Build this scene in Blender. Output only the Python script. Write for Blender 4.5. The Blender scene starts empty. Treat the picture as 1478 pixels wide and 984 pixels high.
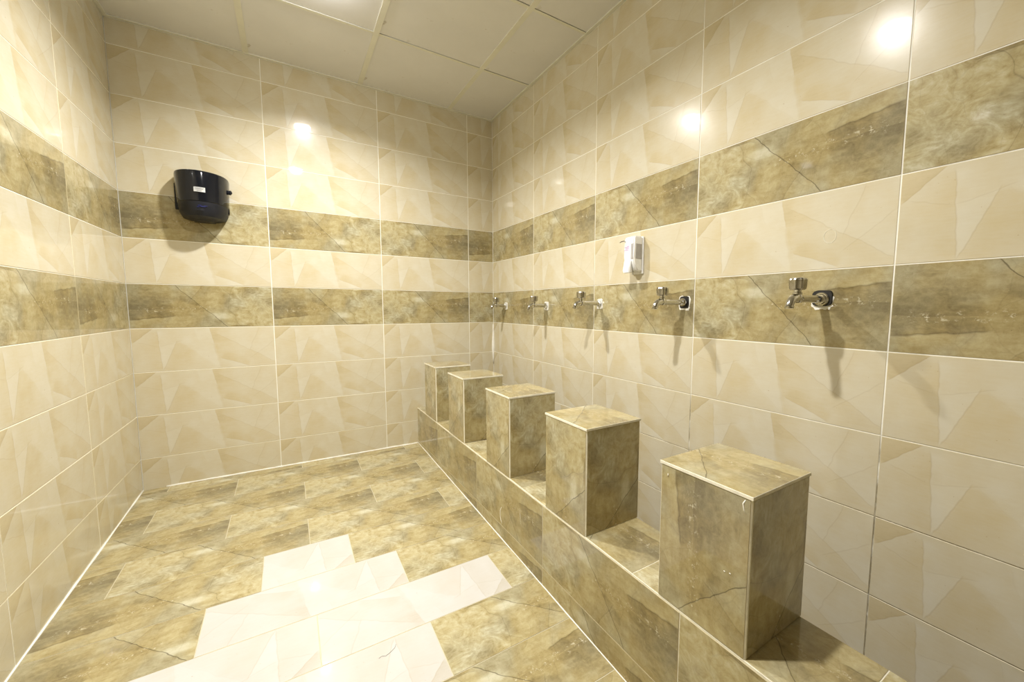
import bpy, bmesh, math, random
from mathutils import Vector, Matrix

random.seed(7)
scene = bpy.context.scene
COL = scene.collection

# ------------------------------------------------------------------ camera
F_PX, PPX, PPY = 579.65, 43.46, 2.30
cam_data = bpy.data.cameras.new('camera')
cam_data.sensor_fit = 'HORIZONTAL'
cam_data.sensor_width = 36.0
cam_data.lens = F_PX / 1478.0 * 36.0
cam_data.shift_x = -PPX / 1478.0
cam_data.shift_y = PPY / 1478.0
cam_data.clip_start = 0.02
cam = bpy.data.objects.new('camera', cam_data)
COL.objects.link(cam)
YAW, PITCH, ROLL = -0.5631, -0.0869, 0.0034
_fw = Vector((-math.sin(YAW) * math.cos(PITCH), math.cos(YAW) * math.cos(PITCH), math.sin(PITCH)))
_rt = Vector((math.cos(YAW), math.sin(YAW), 0.0))
_up = _rt.cross(_fw)
_r2 = _rt * math.cos(ROLL) + _up * math.sin(ROLL)
_u2 = _up * math.cos(ROLL) - _rt * math.sin(ROLL)
m = Matrix((( _r2.x, _u2.x, -_fw.x, -1.768),
            ( _r2.y, _u2.y, -_fw.y, -3.732),
            ( _r2.z, _u2.z, -_fw.z, 0.150),
            (0, 0, 0, 1)))
cam.matrix_world = m
scene.camera = cam

# ------------------------------------------------------------------ world, exposure
world = bpy.data.worlds.new('world')
scene.world = world
world.use_nodes = True
world.node_tree.nodes['Background'].inputs[0].default_value = (0.9, 0.92, 1.0, 1)
world.node_tree.nodes['Background'].inputs[1].default_value = 0.02
LAMP_STRENGTH = 115.0          # glow of the diffuser itself
LAMP_WATTS = 50.0             # beam of each lamp
LAMP_SPREAD = 150.0           # degrees
LAMP_COLOR = (1.0, 0.985, 0.965)
LAMPS = [(-1.565, -1.115), (-1.60, -2.62)]
vs = scene.view_settings
vs.view_transform = 'Standard'
vs.look = 'None'
vs.gamma = 1.0
vs.use_curve_mapping = False
vs.exposure = 0.12
cy = scene.cycles
cy.use_denoising = True
cy.max_bounces = 6
cy.diffuse_bounces = 4
cy.glossy_bounces = 4
cy.use_adaptive_sampling = True
cy.adaptive_threshold = 0.04
cy.caustics_reflective = False
cy.caustics_refractive = False
cy.sample_clamp_indirect = 8.0

# ------------------------------------------------------------------ dimensions (metres)
ROW = 0.30            # wall tile height
PIT = 0.8020          # wall tile length
XL = -2.667           # left wall face
YF = -6.41            # wall behind the photographer
ZC = 1.961            # ceiling
FZ0, FSL = -1.118, 0.032      # floor falls gently towards the door
def floor_z(y): return FZ0 + FSL * y
BX0, BX1, BZ = -0.785, -0.490, -0.781   # ledge front, back, top
ZTROUGH = -1.40


# ------------------------------------------------------------------ node helper
class NT:
    def __init__(self, name):
        self.mat = bpy.data.materials.new(name)
        self.mat.use_nodes = True
        self.t = self.mat.node_tree
        self.bsdf = self.t.nodes['Principled BSDF']

    def new(self, typ, **kw):
        n = self.t.nodes.new(typ)
        for k, v in kw.items():
            setattr(n, k, v)
        return n

    def put(self, sock, v):
        if hasattr(v, 'is_linked') or isinstance(v, bpy.types.NodeSocket):
            self.t.links.new(v, sock)
        else:
            sock.default_value = v

    def math(self, op, a, b=None, c=None, clamp=False):
        n = self.new('ShaderNodeMath', operation=op, use_clamp=clamp)
        self.put(n.inputs[0], a)
        if b is not None: self.put(n.inputs[1], b)
        if c is not None: self.put(n.inputs[2], c)
        return n.outputs[0]

    def vmath(self, op, a, b):
        n = self.new('ShaderNodeVectorMath', operation=op)
        self.put(n.inputs[0], a)
        self.put(n.inputs[1], b)
        return n.outputs['Value'] if op in ('DOT_PRODUCT', 'LENGTH', 'DISTANCE') else n.outputs[0]

    def smooth(self, v, lo, hi, a=0.0, b=1.0):
        n = self.new('ShaderNodeMapRange', interpolation_type='SMOOTHSTEP')
        self.put(n.inputs['Value'], v)
        n.inputs['From Min'].default_value = lo
        n.inputs['From Max'].default_value = hi
        n.inputs['To Min'].default_value = a
        n.inputs['To Max'].default_value = b
        return n.outputs[0]

    def noise(self, vec, scale, detail=3.0, rough=0.55, out='Fac'):
        n = self.new('ShaderNodeTexNoise')
        if vec is not None: self.put(n.inputs['Vector'], vec)
        n.inputs['Scale'].default_value = scale
        n.inputs['Detail'].default_value = detail
        n.inputs['Roughness'].default_value = rough
        return n.outputs[out]

    def ramp(self, fac, stops):
        n = self.new('ShaderNodeValToRGB')
        els = n.color_ramp.elements
        while len(els) < len(stops): els.new(0.5)
        for e, (p, c) in zip(els, stops):
            e.position = p
            e.color = (c[0], c[1], c[2], 1)
        self.put(n.inputs[0], fac)
        return n.outputs[0]

    def mix(self, fac, a, b, blend='MIX'):
        n = self.new('ShaderNodeMix', data_type='RGBA', blend_type=blend)
        self.put(n.inputs[0], fac)
        self.put(n.inputs[6], a if not isinstance(a, tuple) else (*a, 1))
        self.put(n.inputs[7], b if not isinstance(b, tuple) else (*b, 1))
        return n.outputs[2]

    def print_coords(self, warp, wscale):
        """tile print coordinates: x = 0..2.667 along the tile, y = 0 (top)..1 (bottom)"""
        uv = self.new('ShaderNodeUVMap', uv_map='print').outputs[0]
        mp = self.new('ShaderNodeMapping', vector_type='POINT')
        mp.inputs['Location'].default_value = (0, 1, 0)
        mp.inputs['Scale'].default_value = (2.6667, -1, 1)
        self.put(mp.inputs['Vector'], uv)
        p = mp.outputs[0]
        nz = self.noise(p, wscale, 2.0, 0.6, 'Color')
        c = self.vmath('SUBTRACT', nz, (0.5, 0.5, 0.5))
        c = self.vmath('MULTIPLY', c, (warp, warp, 0.0))
        return p, self.vmath('ADD', p, c)

    def crease(self, P, a, b, side, width, ends=0.06):
        """soft one-sided fold along the segment a-b (u,w); returns (shade, distance, mask)"""
        ax, ay, bx, by = a[0] * 2.6667, a[1], b[0] * 2.6667, b[1]
        L = math.hypot(bx - ax, by - ay)
        d = ((bx - ax) / L, (by - ay) / L)
        n = (-d[1] * side, d[0] * side)
        rel = self.vmath('SUBTRACT', P, (ax, ay, 0))
        dist = self.vmath('DOT_PRODUCT', rel, (n[0], n[1], 0))
        t = self.vmath('DOT_PRODUCT', rel, (d[0], d[1], 0))
        mk = self.math('MULTIPLY', self.smooth(t, -0.01, ends), self.smooth(t, L + 0.01, L - ends))
        fall = self.smooth(dist, 0.0, width, 1.0, 0.0)
        edge = self.smooth(dist, -0.008, 0.010)
        s = self.math('MULTIPLY', fall, edge)
        s = self.math('MULTIPLY', s, mk)
        return s, dist, mk

    def fold(self, P, a, b, s1, w1, s2, w2, ends=0.06, e=0.006):
        """soft fold along a-b with its own shade on either side of a sharp edge"""
        ax, ay, bx, by = a[0] * 2.6667, a[1], b[0] * 2.6667, b[1]
        L = math.hypot(bx - ax, by - ay)
        d = ((bx - ax) / L, (by - ay) / L)
        rel = self.vmath('SUBTRACT', P, (ax, ay, 0))
        dist = self.vmath('DOT_PRODUCT', rel, (-d[1], d[0], 0))
        t = self.vmath('DOT_PRODUCT', rel, (d[0], d[1], 0))
        mk = self.math('MULTIPLY', self.smooth(t, -0.01, ends), self.smooth(t, L + 0.01, L - ends))
        v = None
        if s1: v = self.math('MULTIPLY', self.smooth(dist, -e, w1, s1, 0.0), self.smooth(dist, -e, e))
        if s2:
            q = self.math('MULTIPLY', self.smooth(dist, -w2, e, 0.0, s2), self.smooth(dist, e, -e))
            v = q if v is None else self.math('ADD', v, q)
        v = self.math('MULTIPLY', v, mk)
        return v, dist, mk

    def line(self, dist, mk, w):
        a = self.math('ABSOLUTE', dist)
        return self.math('MULTIPLY', self.smooth(a, w, 0.0), mk)

    def finish(self, color, rough, spec=0.5, bump=None, bump_s=0.1, bump_d=0.002):
        self.put(self.bsdf.inputs['Base Color'], color)
        self.put(self.bsdf.inputs['Roughness'], rough)
        self.bsdf.inputs['Specular IOR Level'].default_value = spec
        if bump is not None:
            b = self.new('ShaderNodeBump')
            b.inputs['Strength'].default_value = bump_s
            b.inputs['Distance'].default_value = bump_d
            self.put(b.inputs['Height'], bump)
            self.put(self.bsdf.inputs['Normal'], b.outputs[0])
        return self.mat


def glaze(k, col, bump, rough=0.20):
    """glazed ceramic: a soft body under a clear polished coat"""
    b = k.bsdf
    b.inputs['Coat Weight'].default_value = 0.85
    b.inputs['Coat Roughness'].default_value = 0.035
    b.inputs['Coat IOR'].default_value = 1.5
    return k.finish(col, rough, 0.12, bump, 0.045, 0.004)


def mat_beige_tile(name='beige_tile', stops=None):
    k = NT(name)
    p, P = k.print_coords(0.06, 4.0)
    T = 0.40
    def acc(T, s, amp): return k.math('MULTIPLY_ADD', s, amp, T)
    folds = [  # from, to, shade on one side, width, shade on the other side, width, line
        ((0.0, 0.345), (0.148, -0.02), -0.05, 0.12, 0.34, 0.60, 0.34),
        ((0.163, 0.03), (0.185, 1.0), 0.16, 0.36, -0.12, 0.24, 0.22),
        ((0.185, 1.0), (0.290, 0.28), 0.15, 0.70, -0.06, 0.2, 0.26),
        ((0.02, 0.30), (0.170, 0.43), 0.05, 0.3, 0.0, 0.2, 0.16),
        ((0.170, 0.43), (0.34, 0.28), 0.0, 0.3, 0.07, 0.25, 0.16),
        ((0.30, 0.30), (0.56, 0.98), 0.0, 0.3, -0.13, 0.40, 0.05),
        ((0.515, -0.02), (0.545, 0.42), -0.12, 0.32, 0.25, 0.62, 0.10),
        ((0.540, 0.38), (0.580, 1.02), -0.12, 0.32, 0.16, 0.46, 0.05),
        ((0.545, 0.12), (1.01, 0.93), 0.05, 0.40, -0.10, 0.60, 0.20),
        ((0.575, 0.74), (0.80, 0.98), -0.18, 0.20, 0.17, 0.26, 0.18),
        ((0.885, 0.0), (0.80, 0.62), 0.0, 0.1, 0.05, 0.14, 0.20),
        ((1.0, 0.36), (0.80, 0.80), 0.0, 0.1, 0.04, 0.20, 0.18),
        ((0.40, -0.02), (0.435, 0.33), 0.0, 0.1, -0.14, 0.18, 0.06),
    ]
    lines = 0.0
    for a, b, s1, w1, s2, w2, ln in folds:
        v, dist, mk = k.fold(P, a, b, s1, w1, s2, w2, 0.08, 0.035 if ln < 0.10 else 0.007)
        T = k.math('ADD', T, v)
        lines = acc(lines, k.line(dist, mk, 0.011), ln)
    cloud = k.noise(p, 2.4, 5.0, 0.62)
    stretch = k.vmath('MULTIPLY', p, (5.0, 34.0, 1.0))
    grain = k.noise(stretch, 1.0, 3.0, 0.6)
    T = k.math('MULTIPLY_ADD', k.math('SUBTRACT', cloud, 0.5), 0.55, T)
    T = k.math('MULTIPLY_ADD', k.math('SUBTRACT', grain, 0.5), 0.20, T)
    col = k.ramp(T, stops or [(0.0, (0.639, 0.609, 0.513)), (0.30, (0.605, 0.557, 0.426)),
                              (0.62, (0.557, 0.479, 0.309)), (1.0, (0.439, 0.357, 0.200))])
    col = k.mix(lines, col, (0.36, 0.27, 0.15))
    spk = k.noise(p, 38.0, 1.0, 0.4)
    col = k.mix(k.smooth(spk, 0.77, 0.80, 0.0, 0.5), col, (0.36, 0.25, 0.13))
    return glaze(k, col, cloud)


def mat_dark_tile():
    k = NT('brown_tile')
    p, P = k.print_coords(0.12, 3.2)
    big = k.noise(P, 2.4, 7.0, 0.68)
    st = k.vmath('MULTIPLY', P, (2.2, 11.0, 1.0))
    streak = k.noise(st, 1.0, 6.0, 0.68)
    T = k.math('MULTIPLY_ADD', k.math('SUBTRACT', big, 0.5), 0.95, 0.50)
    T = k.math('MULTIPLY_ADD', k.math('SUBTRACT', streak, 0.5), 0.55, T)
    mot = k.noise(P, 11.0, 5.0, 0.72)
    T = k.math('MULTIPLY_ADD', k.math('SUBTRACT', mot, 0.5), 0.75, T)
    def acc(T, s, amp): return k.math('MULTIPLY_ADD', s, amp, T)
    # straight-edged facets
    vo = k.new('ShaderNodeTexVoronoi', feature='DISTANCE_TO_EDGE')
    k.put(vo.inputs['Vector'], P)
    vo.inputs['Scale'].default_value = 2.3
    dark = k.smooth(vo.outputs['Distance'], 0.013, 0.0, 0.0, 0.12)
    # marbled cloud at one end of the tile
    bw = k.vmath('MULTIPLY', k.vmath('SUBTRACT', k.noise(p, 1.7, 1.0, 0.5, 'Color'), (0.5, 0.5, 0.5)), (0.8, 0.8, 0.0))
    bc = k.vmath('MULTIPLY', k.vmath('SUBTRACT', k.vmath('ADD', P, bw), (0.26, 0.5, 0)), (1 / 0.56, 1 / 0.74, 0))
    bl = k.new('ShaderNodeVectorMath', operation='LENGTH')
    k.put(bl.inputs[0], bc)
    bd = bl.outputs['Value']
    blob = k.smooth(bd, 1.02, 0.84)
    dark = k.math('ADD', dark, k.smooth(k.math('ABSOLUTE', k.math('SUBTRACT', bd, 0.99)), 0.020, 0.0, 0.0, 0.30))
    sw = k.new('ShaderNodeTexNoise')
    k.put(sw.inputs['Vector'], P)
    sw.inputs['Scale'].default_value = 3.4
    sw.inputs['Detail'].default_value = 5.0
    sw.inputs['Roughness'].default_value = 0.66
    sw.inputs['Distortion'].default_value = 1.6
    T = acc(T, k.math('MULTIPLY', k.math('SUBTRACT', sw.outputs['Fac'], 0.53), blob), 1.85)
    T = acc(T, blob, -0.07)
    folds = [
        ((0.34, -0.02), (0.71, 1.02), -0.10, 0.55, 0.0, 0.3, 0.0, 0.02),
        ((0.70, 0.30), (1.01, 0.17), 0.24, 0.75, -0.12, 0.30, 0.40, 0.02),
        ((0.47, 0.44), (1.01, 0.42), 0.14, 0.50, 0.0, 0.3, 0.0, 0.02),
        ((0.51, 1.02), (0.63, 0.55), 0.0, 0.3, 0.11, 0.30, 0.22, 0.012),
        ((0.30, 0.70), (0.39, 1.0), 0.0, 0.1, -0.14, 0.10, 0.18, 0.012),
        ((0.36, 0.08), (0.18, 0.0), 0.10, 0.2, -0.14, 0.2, 0.25, 0.012),
        ((0.60, 0.12), (0.66, 0.0), -0.12, 0.10, 0.0, 0.1, 0.2, 0.012),
    ]
    for a, b, s1, w1, s2, w2, ln, lw in folds:
        v, dist, mk = k.fold(P, a, b, s1, w1, s2, w2)
        T = k.math('ADD', T, v)
        if ln > 0: dark = acc(dark, k.line(dist, mk, lw), ln)
        elif a[0] == 0.34: dark = acc(dark, k.line(dist, mk, 0.0085), 0.75)
    ctr = k.vmath('SUBTRACT', P, (0.40 * 2.6667, 0.27, 0))      # pale smear beside the crack
    ctr = k.vmath('MULTIPLY', ctr, (3.0, 9.0, 0))
    ln_ = k.new('ShaderNodeVectorMath', operation='LENGTH')
    k.put(ln_.inputs[0], ctr)
    T = acc(T, k.smooth(ln_.outputs['Value'], 1.0, 0.2), -0.30)
    hue = k.noise(P, 1.3, 2.0, 0.5)
    ochre = k.ramp(T, [(0.0, (0.515, 0.465, 0.305)), (0.32, (0.425, 0.362, 0.192)),
                       (0.62, (0.318, 0.252, 0.112)), (1.0, (0.180, 0.137, 0.060))])
    grey = k.ramp(T, [(0.0, (0.515, 0.485, 0.350)), (0.32, (0.385, 0.348, 0.218)),
                      (0.62, (0.280, 0.240, 0.134)), (1.0, (0.145, 0.118, 0.064))])
    col = k.mix(k.smooth(hue, 0.42, 0.60), ochre, grey)
    col = k.mix(dark, col, (0.075, 0.056, 0.028))
    # white mineral flecks along a seam
    s, dist, mk = k.crease(P, (0.44, 0.46), (1.0, 0.40), 1, 0.3)
    band = k.math('MULTIPLY', k.smooth(k.math('ABSOLUTE', dist), 0.10, 0.0), mk)
    fl = k.noise(p, 15.0, 5.0, 0.75)
    fleck = k.math('MULTIPLY', k.smooth(fl, 0.54, 0.64), band)
    fl2 = k.noise(p, 40.0, 3.0, 0.7)
    fleck = k.math('MAXIMUM', fleck, k.smooth(fl2, 0.68, 0.76, 0.0, 0.45))
    col = k.mix(k.math('MULTIPLY', fleck, 0.7), col, (0.70, 0.66, 0.50))
    col = k.mix(k.smooth(fl2, 0.36, 0.27, 0.0, 0.45), col, (0.10, 0.075, 0.035))
    return glaze(k, col, big, 0.26)


def mat_grout(name, base, dirt, dirt_rule=None):
    k = NT(name)
    co = k.new('ShaderNodeTexCoord').outputs['Object']
    n1 = k.noise(co, 6.0, 4.0, 0.6)
    n2 = k.noise(co, 60.0, 3.0, 0.6)
    f = k.smooth(n1, 0.52, 0.72, 0.0, 0.35)
    if dirt_rule:
        sp = k.new('ShaderNodeSeparateXYZ')
        k.put(sp.inputs[0], co)
        a = k.smooth(sp.outputs['Z'], dirt_rule[0], dirt_rule[1])
        b = k.smooth(sp.outputs['Y'], dirt_rule[2], dirt_rule[3])
        c = k.math('MULTIPLY', k.math('MULTIPLY', a, b), k.smooth(n1, 0.30, 0.50))
        f = k.math('MAXIMUM', f, c)
    f = k.math('MULTIPLY', f, k.smooth(n2, 0.2, 0.6, 0.75, 1.0))
    col = k.mix(f, base, dirt)
    return k.finish(col, 0.8, 0.2)


def mat_plain(name, col, rough, metal=0.0, spec=0.5, var=0.0, vscale=20.0, bump=0.0):
    k = NT(name)
    co = k.new('ShaderNodeTexCoord').outputs['Object']
    n = k.noise(co, vscale, 3.0, 0.6)
    lo = tuple(c * (1 - var) for c in col)
    hi = tuple(min(1.0, c * (1 + var)) for c in col)
    c = k.ramp(n, [(0.3, lo), (0.7, hi)])
    k.bsdf.inputs['Metallic'].default_value = metal
    r = k.smooth(n, 0.3, 0.7, rough * 0.85, rough * 1.15)
    return k.finish(c, r, spec, n if bump else None, bump, 0.001)


def mat_ceiling():
    k = NT('ceiling_panel')
    co = k.new('ShaderNodeTexCoord').outputs['Object']
    n = k.noise(co, 3.0, 4.0, 0.6)
    g = k.noise(co, 140.0, 2.0, 0.6)
    col = k.ramp(n, [(0.3, (0.69, 0.685, 0.685)), (0.7, (0.74, 0.735, 0.735))])
    w = k.noise(co, 7.0, 2.0, 0.5)
    s = k.noise(co, 24.0, 2.0, 0.5)
    spots = k.math('MULTIPLY', k.smooth(w, 0.60, 0.70), k.smooth(s, 0.60, 0.68, 0.0, 0.55))
    col = k.mix(spots, col, (0.36, 0.31, 0.22))
    return k.finish(col, 0.55, 0.3, g, 0.12, 0.001)


def mat_emit(name, col, strength):
    k = NT(name)
    co = k.new('ShaderNodeTexCoord').outputs['Object']
    n = k.noise(co, 30.0, 1.0, 0.5)
    c = k.mix(k.smooth(n, 0.3, 0.7, 0.0, 0.03), col, (1.0, 1.0, 1.0))
    k.put(k.bsdf.inputs['Emission Color'], c)
    k.bsdf.inputs['Emission Strength'].default_value = strength
    k.bsdf.inputs['Base Color'].default_value = (0.9, 0.9, 0.9, 1)
    return k.mat


M = {
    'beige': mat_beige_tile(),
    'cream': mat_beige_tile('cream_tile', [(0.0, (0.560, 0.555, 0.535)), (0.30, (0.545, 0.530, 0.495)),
                                           (0.62, (0.520, 0.488, 0.430)), (1.0, (0.44, 0.39, 0.30))]),
    'dark': mat_dark_tile(),
    'grout': mat_grout('cream_grout', (0.86, 0.85, 0.78), (0.60, 0.55, 0.43)),
    'grout_right': mat_grout('cream_grout_soiled', (0.86, 0.85, 0.78), (0.30, 0.26, 0.17), (-0.25, -0.40, -1.5, -2.2)),
    'grout_floor': mat_grout('floor_grout', (0.55, 0.50, 0.36), (0.20, 0.17, 0.10)),
    'silicone': mat_plain('white_sealant', (0.84, 0.82, 0.74), 0.45, var=0.08, vscale=14),
    'edge': mat_plain('tile_edge', (0.66, 0.60, 0.43), 0.55, var=0.14, vscale=30),
    'edge_dark': mat_plain('brown_tile_edge', (0.42, 0.36, 0.215), 0.55, var=0.14, vscale=30),
    'mortar': mat_plain('corner_grout', (0.80, 0.76, 0.62), 0.75, var=0.14, vscale=25),
    'panel': mat_ceiling(),
    'bar': mat_plain('ceiling_bar', (0.72, 0.71, 0.62), 0.5, var=0.05, vscale=8),
    'void': mat_plain('ceiling_void', (0.20, 0.18, 0.14), 0.9, var=0.1),
    'chrome': mat_plain('chrome', (0.66, 0.65, 0.62), 0.10, metal=1.0, var=0.06, vscale=40),
    'chrome_dull': mat_plain('chrome_handle', (0.50, 0.48, 0.43), 0.20, metal=1.0, var=0.12, vscale=60),
    'blackhole': mat_plain('black_recess', (0.012, 0.011, 0.010), 0.5, var=0.3),  # black put into the colour for the dark of recesses
    'plaster': mat_plain('white_plaster', (0.84, 0.82, 0.75), 0.8, var=0.08, vscale=60),
    'black': mat_plain('black_plastic_gloss', (0.006, 0.007, 0.010), 0.10, spec=0.35, var=0.1),
    'black_matte': mat_plain('black_plastic_satin', (0.010, 0.011, 0.016), 0.45, spec=0.35, var=0.1),
    'white': mat_plain('white_plastic', (0.86, 0.86, 0.85), 0.28, var=0.02),
    'smoke': mat_plain('grey_window', (0.40, 0.385, 0.37), 0.15, var=0.1),
    'lilac': mat_plain('lilac_print', (0.50, 0.36, 0.60), 0.4, var=0.1),
    'blue': mat_plain('blue_print', (0.025, 0.03, 0.16), 0.4, var=0.1),
    'ink': mat_plain('grey_print', (0.42, 0.42, 0.43), 0.5, var=0.05),
    'paper': mat_plain('white_sticker', (0.85, 0.85, 0.82), 0.5, var=0.03),
    'hair': mat_plain('dark_thread', (0.05, 0.04, 0.03), 0.5, var=0.1),
    'lamp': mat_emit('lamp_diffuser', LAMP_COLOR, LAMP_STRENGTH),
    'ring': mat_plain('dried_ring', (0.70, 0.66, 0.53), 0.5, var=0.05),
    'lamp_rim': mat_plain('lamp_rim', (0.85, 0.85, 0.83), 0.35, var=0.02),
}


# ------------------------------------------------------------------ object helpers
def link(name, mesh, parent=None, loc=None, rot=None, mat=None):
    o = bpy.data.objects.new(name, mesh)
    COL.objects.link(o)
    if parent is not None: o.parent = parent
    if loc is not None: o.location = loc
    if rot is not None: o.rotation_euler = rot
    if mat is not None and mesh is not None:
        mesh.materials.clear()
        mesh.materials.append(mat)
    return o


def tag(o, label=None, cat=None, group=None, kind=None):
    if label: o['label'] = label
    if cat: o['category'] = cat
    if group: o['group'] = group
    if kind: o['kind'] = kind
    return o


def empty(name, loc=(0, 0, 0), rotz=0.0):
    o = bpy.data.objects.new(name, None)
    o.empty_display_size = 0.1
    COL.objects.link(o)
    o.location = loc
    o.rotation_euler = (0, 0, rotz)
    return o


def bm_mesh(bm, name, smooth=False):
    bmesh.ops.recalc_face_normals(bm, faces=bm.faces)
    me = bpy.data.meshes.new(name)
    bm.to_mesh(me)
    bm.free()
    if smooth:
        for p in me.polygons: p.use_smooth = True
    return me


def smooth_by_angle(me, ang=0.6):
    for p in me.polygons: p.use_smooth = True
    me.set_sharp_from_angle(angle=ang)
    return me


def add_box(bm, x0, x1, y0, y1, z0, z1):
    vs_ = [bm.verts.new((x, y, z)) for z in (z0, z1) for y in (y0, y1) for x in (x0, x1)]
    for f in ((0, 1, 3, 2), (4, 6, 7, 5), (0, 4, 5, 1), (2, 3, 7, 6), (0, 2, 6, 4), (1, 5, 7, 3)):
        bm.faces.new([vs_[i] for i in f])
    return vs_


def add_lathe(bm, prof, seg=24, axis='Z', origin=(0, 0, 0), wob=None):
    """prof: list of (radius, height); closed with caps"""
    rings = []
    for r, h in prof:
        ring = []
        for i in range(seg):
            a = 2 * math.pi * i / seg
            rr = r * (wob(i, seg) if wob else 1.0)
            x, y = rr * math.cos(a), rr * math.sin(a)
            co = {'Z': (x, y, h), 'X': (h, x, y), 'Y': (x, h, y)}[axis]
            ring.append(bm.verts.new((co[0] + origin[0], co[1] + origin[1], co[2] + origin[2])))
        rings.append(ring)
    for a, b in zip(rings, rings[1:]):
        for i in range(seg):
            j = (i + 1) % seg
            bm.faces.new((a[i], a[j], b[j], b[i]))
    bm.faces.new(rings[0][::-1])
    bm.faces.new(rings[-1])


def add_tube(bm, pts, radii, seg=12):
    """swept tube through points"""
    pts = [Vector(p) for p in pts]
    if not isinstance(radii, (list, tuple)): radii = [radii] * len(pts)
    rings = []
    ref = Vector((0, 1, 0))
    for i, p in enumerate(pts):
        d = (pts[min(i + 1, len(pts) - 1)] - pts[max(i - 1, 0)]).normalized()
        s = d.cross(ref)
        if s.length < 1e-3: s = d.cross(Vector((1, 0, 0)))
        s.normalize()
        t = s.cross(d).normalized()
        rings.append([bm.verts.new(p + (s * math.cos(2 * math.pi * k / seg) + t * math.sin(2 * math.pi * k / seg)) * radii[i]) for k in range(seg)])
    for a, b in zip(rings, rings[1:]):
        for i in range(seg):
            j = (i + 1) % seg
            bm.faces.new((a[i], a[j], b[j], b[i]))
    bm.faces.new(rings[0][::-1])
    bm.faces.new(rings[-1])


# tile meshes: local x = width, z = height, face looks to -y, origin at lower-left of the face
_tile_cache = {}
def tile_mesh(kind, w, h, uv=(0, 1, 0, 1), flip=False, turn=False, quad=None, depth=0.007, edge=None):
    """kind beige/cream/dark; uv = (u0,u1,v0,v1) of the print; turn = print stood on end; quad overrides the four
    corner heights (bottom-left, bottom-right, top-right, top-left)"""
    key = (kind, round(w, 4), round(h, 4), tuple(round(v, 3) for v in uv), flip, turn,
           None if quad is None else tuple(round(v, 4) for v in quad), edge)
    if key in _tile_cache: return _tile_cache[key]
    c = 0.0009
    if quad is None: quad = (0, 0, h, h)
    outer = [(0, quad[0]), (w, quad[1]), (w, quad[2]), (0, quad[3])]
    cx, cz = w / 2, sum(quad) / 4
    inner = [(x + (c if x < cx else -c), z + (c if i < 2 else -c)) for i, (x, z) in enumerate(outer)]
    bm = bmesh.new()
    lay = bm.loops.layers.uv.new('print')
    fi = [bm.verts.new((x, 0, z)) for x, z in inner]
    fo = [bm.verts.new((x, c, z)) for x, z in outer]
    bk = [bm.verts.new((x, depth, z)) for x, z in outer]
    faces = [(bm.faces.new(fi), 0)]
    for i in range(4):
        j = (i + 1) % 4
        faces.append((bm.faces.new((fi[i], fo[i], fo[j], fi[j])), 1))
        faces.append((bm.faces.new((fo[i], bk[i], bk[j], fo[j])), 1))
    faces.append((bm.faces.new(bk[::-1]), 1))
    hh = max(quad)
    for f, mi in faces:
        f.material_index = mi
        for l in f.loops:
            s, t = l.vert.co.x / w, l.vert.co.z / hh
            if turn: s, t = t, 1 - s
            u = uv[0] + (uv[1] - uv[0]) * s
            v = uv[2] + (uv[3] - uv[2]) * t
            if flip: u, v = 1 - u, 1 - v
            l[lay].uv = (u, v)
    bmesh.ops.recalc_face_normals(bm, faces=bm.faces)
    me = bpy.data.meshes.new('tile_' + kind)
    bm.to_mesh(me)
    bm.free()
    me.materials.append(M[kind])
    me.materials.append(M[edge or ('edge_dark' if kind == 'dark' else 'edge')])
    _tile_cache[key] = me
    return me


def jitter(): return random.uniform(-0.0008, 0.0008)


# ------------------------------------------------------------------ tiled walls
G = 0.0022      # half a joint
def tile_wall(wall, origin, rotz, cols, flips_hi, flips_lo, zmin):
    """cols: list of (s0, s1, u0, u1) along the wall's own left-to-right axis"""
    R = Matrix.Rotation(rotz, 3, 'Z')
    for ci, (s0, s1, u0, u1) in enumerate(cols):
        for r in range(-5, 7):
            z0, z1 = r * ROW, (r + 1) * ROW
            v0, v1 = 0.0, 1.0
            if z1 <= zmin(s0, s1) + 0.01 : continue
            if z0 < zmin(s0, s1):
                v0 = (zmin(s0, s1) - z0) / ROW
                z0 = zmin(s0, s1)
            if z1 > ZC:
                v1 = (ZC - 0.004 - z0) / ROW
                z1 = ZC - 0.004
            kind, flip = 'beige', False
            if r == 2: kind, flip = 'dark', flips_hi[ci]
            if r == 0: kind, flip = 'dark', flips_lo[ci]
            uv = (u0, u1, v0, v1)
            if flip and (u1 - u0) < 0.95: uv = (u0, u1, v0, v1)
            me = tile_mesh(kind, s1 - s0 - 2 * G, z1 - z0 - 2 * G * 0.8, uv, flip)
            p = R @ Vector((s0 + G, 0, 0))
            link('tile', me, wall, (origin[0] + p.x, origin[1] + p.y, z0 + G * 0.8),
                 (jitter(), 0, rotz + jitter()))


def wall_bed(name, x0, x1, y0, y1, z0, z1, mat):
    bm = bmesh.new()
    add_box(bm, x0, x1, y0, y1, z0, z1)
    o = link(name, bm_mesh(bm, name), mat=M[mat])
    tag(o, kind='structure')
    return o

REC = 0.0016
ZLOW = -1.50
wall_back = wall_bed('wall_back', XL, 0.12, REC, 0.12, ZLOW, ZC + 0.25, 'grout')
wall_right = wall_bed('wall_right', REC, 0.12, YF - 0.12, REC, ZLOW, ZC + 0.25, 'grout_right')
wall_left = wall_bed('wall_left', XL - 0.12, XL - REC, YF - 0.12, 0.12, ZLOW, ZC + 0.25, 'grout')
wall_front = wall_bed('wall_front', XL - REC, REC, YF - 0.12, YF - REC, ZLOW, ZC + 0.25, 'grout')

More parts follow.
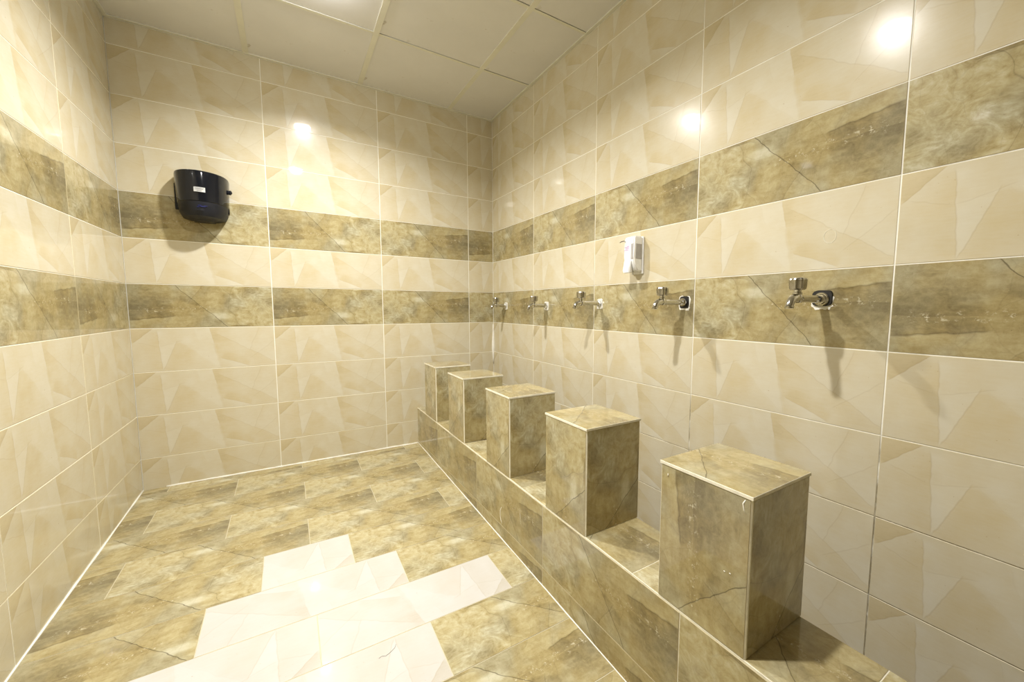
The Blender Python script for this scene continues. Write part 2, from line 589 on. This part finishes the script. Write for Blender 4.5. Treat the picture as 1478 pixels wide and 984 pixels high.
cols = [(i * PIT, (i + 1) * PIT, 0, 1) for i in range(3)]
cols.append((3 * PIT, -XL, 0, (-XL - 3 * PIT) / PIT))
tile_wall(wall_back, (XL, 0), 0.0, cols, [1, 1, 0, 1], [1, 1, 0, 0], lambda a, b: -1.122 if b < 1.9 else ZTROUGH)
d1 = 0.790
cols = [(0.0, d1, 1 - d1 / PIT, 1)] + [(d1 + i * PIT, d1 + (i + 1) * PIT, 0, 1) for i in range(7)]
if -YF - d1 - 7 * PIT > 0.02:
    cols.append((d1 + 7 * PIT, -YF, 0, (-YF - d1 - 7 * PIT) / PIT))
tile_wall(wall_right, (0, 0), -math.pi / 2, cols, [0] * 5 + [1] * 6, [0, 0, 0, 0, 1, 1] + [0] * 5, lambda a, b: ZTROUGH)
e1 = 0.751
cols, s = [], -e1
cols.append((-e1, 0.0, 0, e1 / PIT))
while s - PIT > YF:
    cols.append((s - PIT, s, 0, 1))
    s -= PIT
cols.append((YF, s, 1 - (s - YF) / PIT, 1))
tile_wall(wall_left, (XL, 0), math.pi / 2, cols, [0] * 12, [1] + [0] * 11,
          lambda a, b: floor_z((a + b) / 2) - 0.02)
cols = [(i * PIT, (i + 1) * PIT, 0, 1) for i in range(3)] + [(3 * PIT, -XL, 0, (-XL - 3 * PIT) / PIT)]
tile_wall(wall_front, (0, YF), math.pi, cols, [0, 0, 0, 0], [0, 0, 0, 0], lambda a, b: floor_z(YF) - 0.01 if a > 0.7 else ZTROUGH)

# ------------------------------------------------------------------ floor
bm = bmesh.new()
XF1 = BX0 + 0.01
zt = [floor_z(0) - REC, floor_z(YF) - REC]
v = [bm.verts.new(c) for c in ((XL, 0, zt[0]), (XF1, 0, zt[0]), (XF1, YF, zt[1]), (XL, YF, zt[1]),
                               (XL, 0, -1.5), (XF1, 0, -1.5), (XF1, YF, -1.5), (XL, YF, -1.5))]
for f in ((0, 1, 2, 3), (4, 7, 6, 5), (0, 4, 5, 1), (1, 5, 6, 2), (2, 6, 7, 3), (3, 7, 4, 0)):
    bm.faces.new([v[i] for i in f])
floor = tag(link('floor', bm_mesh(bm, 'floor'), mat=M['grout_floor']), kind='structure')

SLOPE = math.atan(FSL)
def floor_tile(kind, x0, x1, y0, y1, u0=0.0, u1=1.0, v0=0.0, v1=1.0, flip=False):
    """x0<x1, y0<y1"""
    g = 0.0013
    L = (y1 - y0) * math.hypot(1, FSL)
    me = tile_mesh(kind, x1 - x0 - 2 * g, L - 2 * g, (u0, u1, v0, v1), flip)
    link('tile', me, floor, (x0 + g, y0 + g, floor_z(y0 + g)), (-math.pi / 2 + SLOPE + jitter() * 0.7, jitter() * 0.7, 0))

YR = [-0.105, -0.392, -0.680, -0.965, -1.257, -1.552, -1.837, -2.123, -2.411, -2.697, -2.983, -3.27, -3.556, -3.842, -4.13, -4.415, -4.70, -4.985, -5.27, -5.555, -5.84, -6.125, YF]
FL = 0.80
def dark_run(y0, y1, xa, xb, anchor, flip=False):
    """dark tiles between xa and xb with joints at anchor + k*FL"""
    js = [xa]
    k = math.ceil((xa - anchor) / FL - 1e-6)
    while anchor + k * FL < xb - 0.012:
        if anchor + k * FL > xa + 0.012: js.append(anchor + k * FL)
        k += 1
    js.append(xb)
    for a, b in zip(js, js[1:]):
        base = anchor + math.floor((a + 1e-4 - anchor) / FL) * FL
        u0 = (a - base) / FL
        u1 = min(1.0, (b - base) / FL)
        vv = min(1.0, (y1 - y0) / ROW)
        if flip: floor_tile('dark', a, b, y0, y1, 1 - u1, 1 - u0, 0, vv, True) if False else floor_tile('dark', a, b, y0, y1, max(0, 1 - (b - a) / FL) * 0, (b - a) / FL, 0, vv, True)
        else: floor_tile('dark', a, b, y0, y1, u0, u1, 1 - vv, 1)

XA, XB = XL, BX0 + 0.004
dark_run(-0.105, -0.002, XA, XB, -1.725)                                # narrow course against the back wall
dark_run(YR[1], YR[0], XA, XB, -2.13)
dark_run(YR[2], YR[1], XA, XB, -2.52)
dark_run(YR[3], YR[2], XA, XB, -2.12)
dark_run(YR[4], YR[3], XA, XB, -2.52)
# course with the short cream piece
dark_run(YR[5], YR[4], XA, -1.930, -2.73, True)
floor_tile('cream', -1.930, -1.530, YR[5], YR[4], 0.5, 1.0, 0.05, 1, True)
dark_run(YR[5], YR[4], -1.530, XB, -1.530)
# courses of the cream arrow
dark_run(YR[6], YR[5], XA, -2.127, -2.927, True)
floor_tile('cream', -2.127, -1.328, YR[6], YR[5], 0, 1, 0.05, 1, True)
dark_run(YR[6], YR[5], -1.328, XB, -1.328)
floor_tile('cream', XA, -2.520, YR[7], YR[6], 0.82, 1, 0.05, 1, True)
floor_tile('cream', -2.520, -1.719, YR[7], YR[6], 0, 1, 0.05, 1, True)
floor_tile('cream', -1.719, -0.917, YR[7], YR[6], 0, 1, 0.05, 1, True)
dark_run(YR[7], YR[6], -0.917, XB, -0.917 - 0.0)
floor_tile('cream', XA, -2.112, YR[8], YR[7], 0.3, 1, 0.05, 1, True)
floor_tile('cream', -2.112, -1.312, YR[8], YR[7], 0, 1, 0.05, 1, True)
dark_run(YR[8], YR[7], -1.312, XB, -1.312)
floor_tile('cream', XA, -1.719, YR[9], YR[8], 0.0, 1, 0.05, 1, True)
dark_run(YR[9], YR[8], -1.719, XB, -1.52)
for i in range(9, len(YR) - 1):
    dark_run(YR[i + 1], YR[i], XA, XB, -2.12 if i % 2 else -2.52)

# channel between ledge and tap wall
bm = bmesh.new()
add_box(bm, BX1 - 0.01, REC, YF, 0.0, -1.5, ZTROUGH)
tag(link('channel_bed', bm_mesh(bm, 'channel_bed'), floor, mat=M['grout_floor']))
for i in range(9):
    a, b = max(YF, -(i + 1) * 0.8), -i * 0.8
    if b - a < 0.02: continue
    me = tile_mesh('dark', b - a - 0.003, -BX1 - 0.006, (0, (b - a) / 0.8, 0, 1))
    o = link('tile', me, floor, (BX1 + 0.003, b - 0.0015, ZTROUGH + 0.004))
    o.rotation_euler = (-math.pi / 2, 0, -math.pi / 2)
    o.location = (BX1 + 0.003, b - 0.0015, ZTROUGH + 0.004)

# white sealant beads at the floor line
def bead(name, p0, p1, r, n=22):
    bm = bmesh.new()
    p0, p1 = Vector(p0), Vector(p1)
    pts, rad = [], []
    for i in range(n + 1):
        t = i / n
        pts.append(p0.lerp(p1, t) + Vector((random.uniform(-.0006, .0006), random.uniform(-.0006, .0006), random.uniform(-.0006, .0006))))
        rad.append(r * random.uniform(0.7, 1.25))
    add_tube(bm, pts, rad, 6)
    return link(name, bm_mesh(bm, name, True), mat=M['silicone'])

tag(bead('trim_1', (XL + 0.001, -0.004, floor_z(0) + 0.001), (XL + 0.001, YF + 0.01, floor_z(YF) + 0.001), 0.0055, 60), kind='structure')
tag(bead('trim_2', (XL + 0.12, -0.002, floor_z(0) + 0.001), (BX0, -0.002, floor_z(0) + 0.001), 0.0055, 50), kind='structure')
tag(bead('trim_3', (BX0 - 0.001, -0.004, floor_z(0) + 0.001), (BX0 - 0.001, YF + 0.01, floor_z(YF) + 0.001), 0.0028, 60), kind='structure')
# sealant left down the corner beside the taps
bm = bmesh.new()
add_tube(bm, [(-0.004, -0.004, z) for z in (-0.02, -0.08, -0.14, -0.20, -0.26, -0.31, -0.36, -0.42)],
         [0.004, 0.006, 0.011, 0.016, 0.018, 0.012, 0.008, 0.004], 8)
tag(link('trim_4', bm_mesh(bm, 'trim_4', True), mat=M['silicone']), kind='structure')

# ------------------------------------------------------------------ ceiling
bm = bmesh.new()
add_box(bm, XL, 0.0, YF, 0.0, ZC + 0.03, ZC + 0.12)
ceiling = tag(link('ceiling', bm_mesh(bm, 'ceiling'), mat=M['void']), kind='structure')
CX = [XL, -1.945, -1.192, -0.437, 0.0]
CY = [0.0, -0.745, -1.492, -2.239, -2.986, -3.733, -4.48, -5.227, -5.974, YF]
_pc = {}
for i in range(4):
    for j in range(len(CY) - 1):
        x0, x1, y1, y0 = CX[i], CX[i + 1], CY[j], CY[j + 1]
        w, d = x1 - x0 - 0.014, y1 - y0 - 0.014
        key = (round(w, 3), round(d, 3))
        if key not in _pc:
            bm = bmesh.new()
            add_box(bm, -w / 2, w / 2, -d / 2, d / 2, 0, 0.012)
            me = bm_mesh(bm, 'panel')
            me.materials.append(M['panel'])
            _pc[key] = me
        link('ceiling_panel', _pc[key], ceiling, ((x0 + x1) / 2, (y0 + y1) / 2, ZC + 0.003), (jitter() * 2, jitter() * 2, 0))

def bar(p0, p1, w, name='grid_bar', drop=0.002):
    bm = bmesh.new()
    (x0, y0), (x1, y1) = p0, p1
    if abs(x1 - x0) < 1e-6: add_box(bm, x0 - w / 2, x0 + w / 2, min(y0, y1), max(y0, y1), ZC - drop, ZC + 0.0025)
    else: add_box(bm, min(x0, x1), max(x0, x1), y0 - w / 2, y0 + w / 2, ZC - drop, ZC + 0.0025)
    link(name, bm_mesh(bm, name), ceiling, mat=M['bar'])
for x in CX[1:-1]: bar((x, YF), (x, 0), 0.036)
for y in CY[1:-1]:
    for a, b in zip(CX, CX[1:]): bar((a + 0.018, y + 0.006), (b - 0.018, y + 0.006), 0.021, 'cross_bar', 0.0012)
bar((XL + 0.011, YF), (XL + 0.011, 0), 0.022, 'edge_angle', 0.004)
bar((-0.011, YF), (-0.011, 0), 0.022, 'edge_angle', 0.004)
bar((XL + 0.022, -0.011), (-0.022, -0.011), 0.022, 'edge_angle', 0.004)
bar((XL + 0.022, YF + 0.011), (-0.022, YF + 0.011), 0.022, 'edge_angle', 0.004)

# ------------------------------------------------------------------ lamps
for i, (lx, ly) in enumerate(LAMPS):
    lamp = empty('ceiling_lamp', (lx, ly, ZC))
    tag(lamp, ['round white ceiling lamp closer to the wall with the black dispenser',
               'round white ceiling lamp farther from the wall with the black dispenser'][i], 'lamp', 'ceiling lamps')
    bm = bmesh.new()
    add_lathe(bm, [(0.084, 0.002), (0.086, -0.003), (0.084, -0.008), (0.074, -0.011), (0.068, -0.010)], 40)
    link('rim', smooth_by_angle(bm_mesh(bm, 'rim')), lamp, mat=M['lamp_rim'])
    bm = bmesh.new()
    add_lathe(bm, [(0.068, -0.009), (0.067, -0.026), (0.060, -0.038), (0.042, -0.046), (0.012, -0.049)], 40)
    link('diffuser', bm_mesh(bm, 'diffuser', True), lamp, mat=M['lamp'])
    ld = bpy.data.lights.new('lamp_beam', 'AREA')
    ld.shape = 'DISK'
    ld.size = 0.10
    ld.energy = LAMP_WATTS
    ld.color = LAMP_COLOR
    ld.spread = math.radians(LAMP_SPREAD)
    lo = bpy.data.objects.new('lamp_beam', ld)
    COL.objects.link(lo)
    lo.parent = lamp
    lo.location = (0, 0, -0.051)

# ------------------------------------------------------------------ ledge under the seat blocks
Y_END = -4.02
ledge = empty('tiled_ledge', (BX0, Y_END, floor_z(-2.0)))
tag(ledge, 'long low ledge clad in brown marbled tiles carrying the five seat blocks', 'ledge')
LO = Vector(ledge.location)
bm = bmesh.new()
add_box(bm, BX0 + 0.0016, BX1 - 0.0016, Y_END + 0.002, -0.001, ZTROUGH + 0.001, BZ - 0.0018)
for vv in bm.verts: vv.co -= LO
link('core', bm_mesh(bm, 'core'), ledge, mat=M['mortar'])
jy = [0.0, -0.590, -1.387, -2.183, -2.976, -3.776, Y_END]
ZS = BZ - 0.012 - 0.300
for a, b in zip(jy, jy[1:]):
    L = a - b - 0.004
    me = tile_mesh('dark', L, BZ - 0.008 - ZS, (1 - L / 0.8, 1.0, 0, 1) if a == 0 else (0, min(1, L / 0.796), 0, 1))
    link('tile', me, ledge, Vector((BX0, a - 0.002, ZS)) - LO, (0, 0, -math.pi / 2))
    # skirting piece, taller where the floor falls away
    zb0, zb1 = floor_z(a) + 0.001, floor_z(b) + 0.001
    base = min(zb0, zb1)
    me = tile_mesh('dark', L, ZS - 0.003 - base, (0, min(1, L / 0.796), 0.55, 0.9),
                   quad=(zb0 - base, zb1 - base, ZS - 0.003 - base, ZS - 0.003 - base))
    link('skirting_tile', me, ledge, Vector((BX0, a - 0.002, base)) - LO, (0, 0, -math.pi / 2))
ty = [0.0, -0.40, -1.19, -1.98, -2.77, -3.40, Y_END]
for a, b in zip(ty, ty[1:]):
    L = a - b - 0.003
    me = tile_mesh('dark', L, BX1 - BX0 - 0.007, (0, min(1, L / 0.79), 0, 1))
    o = link('tile', me, ledge)
    # face up, local x runs towards -y, local z towards +x
    o.matrix_parent_inverse = Matrix.Identity(4)
    o.location = Vector((BX0 + 0.004, a - 0.0015, BZ)) - LO
    o.rotation_euler = Matrix(((0, 0, 1), (-1, 0, 0), (0, -1, 0))).to_euler()
for a, b in zip(jy, jy[1:]):        # tiles on the side that faces the tap wall
    L = a - b - 0.004
    me = tile_mesh('dark', L, 0.5, (0, min(1, L / 0.8), 0, 1))
    link('tile', me, ledge, Vector((BX1, b + 0.002, BZ - 0.505)) - LO, (0, 0, math.pi / 2))
me = tile_mesh('dark', BX1 - BX0 - 0.008, 0.5, (0.1, 0.46, 0, 1))
link('tile', me, ledge, Vector((BX0 + 0.004, Y_END, BZ - 0.505)) - LO, (0, 0, 0))

# ------------------------------------------------------------------ seat blocks
block_y = [(-0.258, -0.566), (-0.866, -1.174), (-1.540, -1.845), (-2.203, -2.508), (-2.884, -3.186)]
block_lbl = ['brown tiled seat block nearest the corner where the walls meet',
             'second brown tiled seat block from the corner where the walls meet',
             'brown tiled seat block with one block between it and either end pair',
             'brown tiled seat block between the middle block and the outermost one',
             'brown tiled seat block farthest from the corner, its shadow on the bare ledge']
block_lbl[2] = 'middle seat block of the five, brown tiled, on the ledge'
block_uv = [(0.42, 0.98), (0.30, 0.86), (0.42, 0.98), (0.40, 0.96), (0.44, 1.0)]
ZT = -0.331
for bi, (ya, yb) in enumerate(block_y):
    blk = empty('seat_block', ((BX0 + BX1) / 2, (ya + yb) / 2, BZ))
    tag(blk, block_lbl[bi], 'seat block', 'tiled seat blocks on the ledge')
    O = Vector(blk.location)
    x0, x1 = BX0 + 0.001, BX1 + 0.006
    bm = bmesh.new()
    add_box(bm, x0 + 0.0016, x1 - 0.0016, yb + 0.0016, ya - 0.0016, BZ + 0.0005, ZT - 0.009)
    edges = [e for e in bm.edges if abs(e.verts[0].co.z - e.verts[1].co.z) > 0.1]
    bmesh.ops.bevel(bm, geom=edges, offset=0.003, segments=1, affect='EDGES')
    for vv in bm.verts: vv.co -= O
    link('core', bm_mesh(bm, 'core'), blk, mat=M['mortar'])
    h = ZT - 0.011 - (BZ + 0.002)
    ins = 0.0055
    u0, u1 = block_uv[bi]
    fl = bi < 4
    w = ya - yb - 2 * ins
    # face towards the room (-x)
    me = tile_mesh('dark', w, h, (u0, u1, 0.0, 1.0), flip=fl, turn=True)
    link('front_tile', me, blk, Vector((x0, ya - ins, BZ + 0.002)) - O, (0, 0, -math.pi / 2))
    # face towards the camera end (-y)
    wd = x1 - x0 - 2 * ins
    me = tile_mesh('dark', wd, h, (0.42 + 0.02 * (bi % 3), 0.96 + 0.02 * (bi % 3), 0.0, 1.0), flip=True, turn=True)
    link('side_tile', me, blk, Vector((x0 + ins, yb, BZ + 0.002)) - O, (0, 0, 0))
    me = tile_mesh('dark', wd, h, (0.40, 0.96, 0.0, 1.0), turn=True)
    link('side_tile', me, blk, Vector((x1 - ins, ya, BZ + 0.002)) - O, (0, 0, math.pi))
    me = tile_mesh('dark', w, h, (0.30, 0.86, 0.0, 1.0), turn=True)
    link('back_tile', me, blk, Vector((x1, yb + ins, BZ + 0.002)) - O, (0, 0, math.pi / 2))
    # top slab
    ov = 0.0012
    me = tile_mesh('dark', ya - yb + 2 * ov, x1 - x0 + 2 * ov, (0.48, 0.88, 0.0, 1.0) if bi % 2 == 0 else (0.42, 0.82, 0.0, 1.0), depth=0.0095, edge='mortar')
    o = link('top_tile', me, blk)
    o.location = Vector((x0 - ov, ya + ov, ZT)) - O
    o.rotation_euler = Matrix(((0, 0, 1), (-1, 0, 0), (0, -1, 0))).to_euler()

# ------------------------------------------------------------------ taps
def flute(i, seg): return 1.0 if i % 4 in (0, 1) else 0.93
def tap(y, z, L, style, lbl, yaw=0.0):
    t = empty('water_tap', (0, y, z), yaw)
    tag(t, lbl, 'tap', 'taps along the wall')
    bm = bmesh.new()
    # body: pipe, valve chamber, down-turned spout
    add_tube(bm, [(0.002, 0, 0), (-0.03, 0, 0), (-L + 0.02, 0, 0)], [0.0155, 0.0145, 0.0145], 16)
    add_lathe(bm, [(0.015, 0.014), (0.019, 0.009), (0.019, -0.009), (0.014, -0.016)], 18, 'Z', (-L, 0, 0))
    add_tube(bm, [(-L + 0.024, 0, 0), (-L + 0.005, 0, 0.001), (-L - 0.018, 0, 0.001), (-L - 0.034, 0, -0.004), (-L - 0.046, 0, -0.014), (-L - 0.052, 0, -0.030)],
             [0.0135, 0.0175, 0.0170, 0.0155, 0.0142, 0.0130], 16)
    link('body', smooth_by_angle(bm_mesh(bm, 'body'), 0.8), t, mat=M['chrome'])
    bm = bmesh.new()
    add_lathe(bm, [(0.0135, 0.0), (0.0152, -0.002), (0.0152, -0.008), (0.0118, -0.010)], 18, 'Z', (-L - 0.052, 0, -0.027))
    link('spout_ring', smooth_by_angle(bm_mesh(bm, 'spout_ring')), t, mat=M['chrome'])
    bm = bmesh.new()
    add_lathe(bm, [(0.0150, 0.010), (0.0150, 0.022), (0.0120, 0.024), (0.0120, 0.034)], 16, 'Z', (-L, 0, 0))
    link('stem', smooth_by_angle(bm_mesh(bm, 'stem')), t, mat=M['chrome'])
    bm = bmesh.new()
    add_lathe(bm, [(0.022, 0.031), (0.0275, 0.035), (0.0295, 0.048), (0.0305, 0.067), (0.028, 0.072)], 32, 'Z', (-L, 0, 0), flute)
    h = link('handle', smooth_by_angle(bm_mesh(bm, 'handle'), 0.35), t, mat=M['chrome_dull'])
    bm = bmesh.new()
    add_lathe(bm, [(0.021, 0.071), (0.021, 0.074), (0.016, 0.076)], 24, 'Z', (-L, 0, 0))
    link('handle_cap', smooth_by_angle(bm_mesh(bm, 'handle_cap')), h, mat=M['chrome'])
    # wall end
    bm = bmesh.new()
    add_lathe(bm, [(0.0215, -0.0105), (0.0215, -0.018), (0.0175, -0.022), (0.0128, -0.022)], 6 if style == 0 else 20, 'X', (0, 0, 0))
    add_lathe(bm, [(0.0150, 0.001), (0.0150, -0.0105)], 16, 'X')
    link('nut', smooth_by_angle(bm_mesh(bm, 'nut')), t, mat=M['chrome'])
    rnd = random.Random(int(-y * 1000))
    def blob(name, half_w, half_h, n, rough, depth, mat, dz=0.0, power=0.5):
        bm = bmesh.new()
        ring = []
        for i in range(n):
            a = 2 * math.pi * i / n
            c, s = math.cos(a), math.sin(a)
            px = half_w * math.copysign(abs(c) ** power, c) * rnd.uniform(1 - rough, 1 + rough)
            pz = half_h * math.copysign(abs(s) ** power, s) * rnd.uniform(1 - rough, 1 + rough)
            ring.append((px, pz + dz))
        f = [bm.verts.new((-depth, x * 0.96, zz * 0.96)) for x, zz in ring]
        b = [bm.verts.new((0.0005, x, zz)) for x, zz in ring]
        bm.faces.new(f)
        for i in range(n):
            j = (i + 1) % n
            bm.faces.new((f[i], f[j], b[j], b[i]))
        bm.faces.new(b[::-1])
        return link(name, bm_mesh(bm, name), t, mat=M[mat])
    if style == 0:      # small square patch of filler
        blob('plaster_patch', 0.029, 0.035, 24, 0.06, 0.0035, 'plaster', -0.005, 0.35)
    elif style == 1:    # black sheet painted for the dark hole in a chipped square cut-out
        blob('plaster_patch', 0.036, 0.040, 36, 0.13, 0.0014, 'plaster', -0.004, 0.4)
        blob('recess_plate', 0.030, 0.032, 28, 0.03, 0.0030, 'blackhole', 0.0, 0.35)
    else:
        blob('plaster_patch', 0.038, 0.034, 36, 0.14, 0.0014, 'plaster', -0.008, 0.6)
        blob('recess_plate', 0.036, 0.031, 28, 0.02, 0.0075, 'blackhole', 0.004, 0.5)
        bm = bmesh.new()
        add_lathe(bm, [(0.0250, -0.007), (0.0265, -0.012), (0.0235, -0.015)], 24, 'X')
        link('cover_ring', smooth_by_angle(bm_mesh(bm, 'cover_ring')), t, mat=M['chrome'])
    return t

tap(-0.284, 0.168, 0.105, 0, 'chrome wall tap beside the corner of the two tiled walls')
tap(-0.998, 0.167, 0.118, 0, 'second chrome wall tap from the corner, on a small white filler patch')
tap(-1.655, 0.180, 0.158, 0, 'chrome wall tap in the middle of the five, its handle over a long pipe')
tap(-2.335, 0.180, 0.172, 1, 'chrome wall tap at a square hole painted as a black sheet, with chipped white edges')
tap(-2.982, 0.186, 0.195, 2, 'chrome wall tap on a rounded black plate with a bright cover ring')

# ------------------------------------------------------------------ soap dispenser
sd = empty('soap_dispenser', (0, -1.999, 0.348))
tag(sd, 'white wall soap dispenser with a grey window above the taps', 'soap dispenser')
def sd_prism(name, prof, y0, y1, mat, parent, bev=0.006, seg=2):
    """prof: (x,z) outline extruded along y"""
    bm = bmesh.new()
    a = [bm.verts.new((x, y0, z)) for x, z in prof]
    b = [bm.verts.new((x, y1, z)) for x, z in prof]
    bm.faces.new(a[::-1]); bm.faces.new(b)
    n = len(prof)
    for i in range(n):
        j = (i + 1) % n
        bm.faces.new((a[i], a[j], b[j], b[i]))
    if bev: bmesh.ops.bevel(bm, geom=list(bm.edges), offset=bev, segments=seg, affect='EDGES', clamp_overlap=True)
    return link(name, smooth_by_angle(bm_mesh(bm, name), 0.7), parent, mat=M[mat])
sd_prism('back_plate', [(0, 0.0), (-0.012, 0.0), (-0.012, 0.215), (0, 0.215)], -0.043, 0.043, 'white', sd, 0.003)
body = sd_prism('housing', [(-0.010, 0.012), (-0.050, 0.014), (-0.074, 0.045), (-0.080, 0.10), (-0.080, 0.205), (-0.070, 0.214), (-0.010, 0.214)], -0.040, 0.040, 'white', sd, 0.009, 3)
sd_prism('window', [(-0.020, 0.085), (-0.066, 0.085), (-0.066, 0.170), (-0.020, 0.170)], -0.0413, -0.036, 'smoke', body, 0.001, 1)
sd_prism('window_front', [(-0.079, 0.085), (-0.0812, 0.085), (-0.0812, 0.170), (-0.079, 0.170)], -0.034, -0.016, 'smoke', body, 0)
sd_prism('lever', [(-0.070, 0.008), (-0.092, 0.002), (-0.098, 0.020), (-0.086, 0.078), (-0.078, 0.082)], -0.020, 0.034, 'white', sd, 0.004, 2)
bm = bmesh.new()
add_lathe(bm, [(0.007, 0.0), (0.006, -0.010), (0.003, -0.018)], 12, 'Z', (-0.045, 0, 0.014))
link('nozzle', smooth_by_angle(bm_mesh(bm, 'nozzle')), sd, mat=M['white'])
bm = bmesh.new()
add_tube(bm, [(-0.074, 0.030, 0.185), (-0.090, 0.034, 0.190), (-0.104, 0.040, 0.186), (-0.112, 0.044, 0.180)], [0.004, 0.0035, 0.003, 0.002], 8)
link('key', bm_mesh(bm, 'key', True), sd, mat=M['chrome_dull'])
for k_, (yy, zz, w_, h_) in enumerate([(0.018, 0.150, 0.036, 0.005), (0.016, 0.142, 0.030, 0.005), (0.021, 0.134, 0.038, 0.004), (0.008, 0.157, 0.016, 0.004)]):
    sd_prism('logo', [(-0.0795, zz), (-0.0806, zz), (-0.0806, zz + h_), (-0.0795, zz + h_)], yy - w_ / 2, yy + w_ / 2, 'lilac', body, 0)

# ------------------------------------------------------------------ paper towel dispenser
td = empty('towel_dispenser', (-2.233, 0, 0.752))
tag(td, 'black rounded paper towel dispenser with a small white sticker on the wall', 'dispenser')
def dshape(hw, depth, n=30):
    pts = []
    for i in range(n + 1):
        a = math.pi * i / n
        pts.append((-hw * math.cos(a), -depth * math.sin(a) ** 0.85 if 0 < i < n else 0.0))
    return pts      # from left round the front to right
def dloft(name, rings, mat, parent, n=30):
    """rings: (half width, depth, z, y offset)"""
    bm = bmesh.new()
    vr = []
    for hw, dp, z, off in rings:
        vr.append([bm.verts.new((x, y - off, z)) for x, y in dshape(hw, dp, n)])
    for a, b in zip(vr, vr[1:]):
        for i in range(n): bm.faces.new((a[i], a[i + 1], b[i + 1], b[i]))
        bm.faces.new((a[n], a[0], b[0], b[n]))
    bm.faces.new(vr[0][::-1]); bm.faces.new(vr[-1])
    return link(name, smooth_by_angle(bm_mesh(bm, name), 0.5), parent, mat=M[mat])
cover = dloft('cover', [(0.136, 0.200, 0.092, 0.012), (0.139, 0.205, 0.096, 0.012), (0.147, 0.214, 0.275, 0.012), (0.145, 0.212, 0.288, 0.012), (0.137, 0.203, 0.290, 0.012)], 'black', td)
dloft('base', [(0.075, 0.120, -0.010, 0.012), (0.115, 0.175, 0.004, 0.012), (0.130, 0.196, 0.034, 0.012), (0.136, 0.202, 0.092, 0.012)], 'black_matte', td)
dloft('outlet', [(0.056, 0.095, -0.018, 0.014), (0.062, 0.104, -0.008, 0.014)], 'blackhole', td)
bm = bmesh.new()
add_box(bm, -0.156, 0.140, -0.016, -0.0005, 0.06, 0.235)
bmesh.ops.bevel(bm, geom=list(bm.edges), offset=0.003, segments=1, affect='EDGES')
link('back_plate', bm_mesh(bm, 'back_plate'), td, mat=M['black'])
bm = bmesh.new()
add_tube(bm, [(0.128, -0.05, 0.205), (0.156, -0.05, 0.205), (0.164, -0.05, 0.202)], [0.010, 0.017, 0.004], 10)
link('latch', bm_mesh(bm, 'latch'), td, mat=M['black_matte'])
def curved_patch(name, a0, a1, z0, z1, mat, parent, lift=0.0012, n=8, hw=0.1460, dp=0.2130):
    bm = bmesh.new()
    lo, hi = [], []
    for i in range(n + 1):
        a = a0 + (a1 - a0) * i / n
        for lst, z in ((lo, z0), (hi, z1)):
            f = 1.0 - (0.285 - z) * 0.028 / 0.8
            lst.append(bm.verts.new((-(hw * f + lift) * math.cos(a), -(dp * f + lift) * math.sin(a) ** 0.85 - 0.012, z)))
    for i in range(n): bm.faces.new((lo[i], lo[i + 1], hi[i + 1], hi[i]))
    bmesh.ops.solidify(bm, geom=list(bm.faces), thickness=-0.0006)
    return link(name, bm_mesh(bm, name), parent, mat=M[mat])
rad = math.radians
st = curved_patch('sticker', rad(81), rad(104), 0.150, 0.180, 'paper', cover, 0.0022)
for k_, (a0, a1, z_) in enumerate([(83, 102, 0.172), (84, 100, 0.165), (87, 97, 0.156)]):
    curved_patch('print_line', rad(a0), rad(a1), z_, z_ + 0.003, 'ink', st, 0.0034, 6)
for k_, (a0, a1, z0_, z1_) in enumerate([(87, 94, 0.062, 0.068), (92, 103, 0.056, 0.063), (100, 107, 0.062, 0.067), (84, 90, 0.053, 0.058)]):
    curved_patch('logo', rad(a0), rad(a1), z0_, z1_, 'blue', cover, 0.0028, 6, 0.1360, 0.2030)

# ------------------------------------------------------------------ a stray thread on the floor
bm = bmesh.new()
def fl(x, y): return (x, y, floor_z(y) + 0.0009)
add_tube(bm, [fl(-1.462, -2.165), fl(-1.470, -2.180), fl(-1.490, -2.192), fl(-1.508, -2.200), fl(-1.520, -2.192), fl(-1.532, -2.197)], 0.00045, 5)
th = link('thread', bm_mesh(bm, 'thread', True), mat=M['hair'])
tag(th, 'short thin dark thread lying curled on a cream floor tile', 'thread')

# ------------------------------------------------------------------ grout smears and marks left on the tiles
def smear(parent, x, pts, r, name='grout_smear', mat='silicone'):
    O = Vector(parent.location)
    bm = bmesh.new()
    add_tube(bm, [Vector((x, y, z)) - O for y, z in pts], r, 6)
    link(name, bm_mesh(bm, name, True), parent, mat=M[mat])
smear(ledge, BX0 + 0.0005, [(-1.746, -0.985), (-1.731, -1.010), (-1.729, -1.040), (-1.738, -1.066), (-1.750, -1.084)], [0.001, 0.0024, 0.0018, 0.0026, 0.001])
smear(ledge, BX0 + 0.0005, [(-1.960, -0.905), (-1.966, -0.945), (-1.974, -0.982)], [0.0006, 0.0012, 0.0008])
smear(blk, BX0 + 0.0015, [(-3.166, -0.346), (-3.160, -0.358), (-3.163, -0.374), (-3.168, -0.384)], [0.0012, 0.0022, 0.0018, 0.0008])
smear(blk, BX0 + 0.0012, [(-3.114, -0.570), (-3.119, -0.571)], [0.0012, 0.0016])
smear(blk, BX0 + 0.0012, [(-3.131, -0.567), (-3.135, -0.568)], [0.0016, 0.0014])
smear(blk, BX0 + 0.0012, [(-2.914, -0.366), (-2.915, -0.374)], [0.001, 0.002])
# faint dried ring on the cream tile above the last tap
bm = bmesh.new()
ring_pts = [(0.0006, -2.994 + 0.021 * math.cos(a), 0.4255 + 0.026 * math.sin(a)) for a in [2 * math.pi * i / 28 for i in range(29)]]
add_tube(bm, ring_pts, 0.0016, 5)
link('ring_mark', bm_mesh(bm, 'ring_mark', True), wall_right, mat=M['ring'])
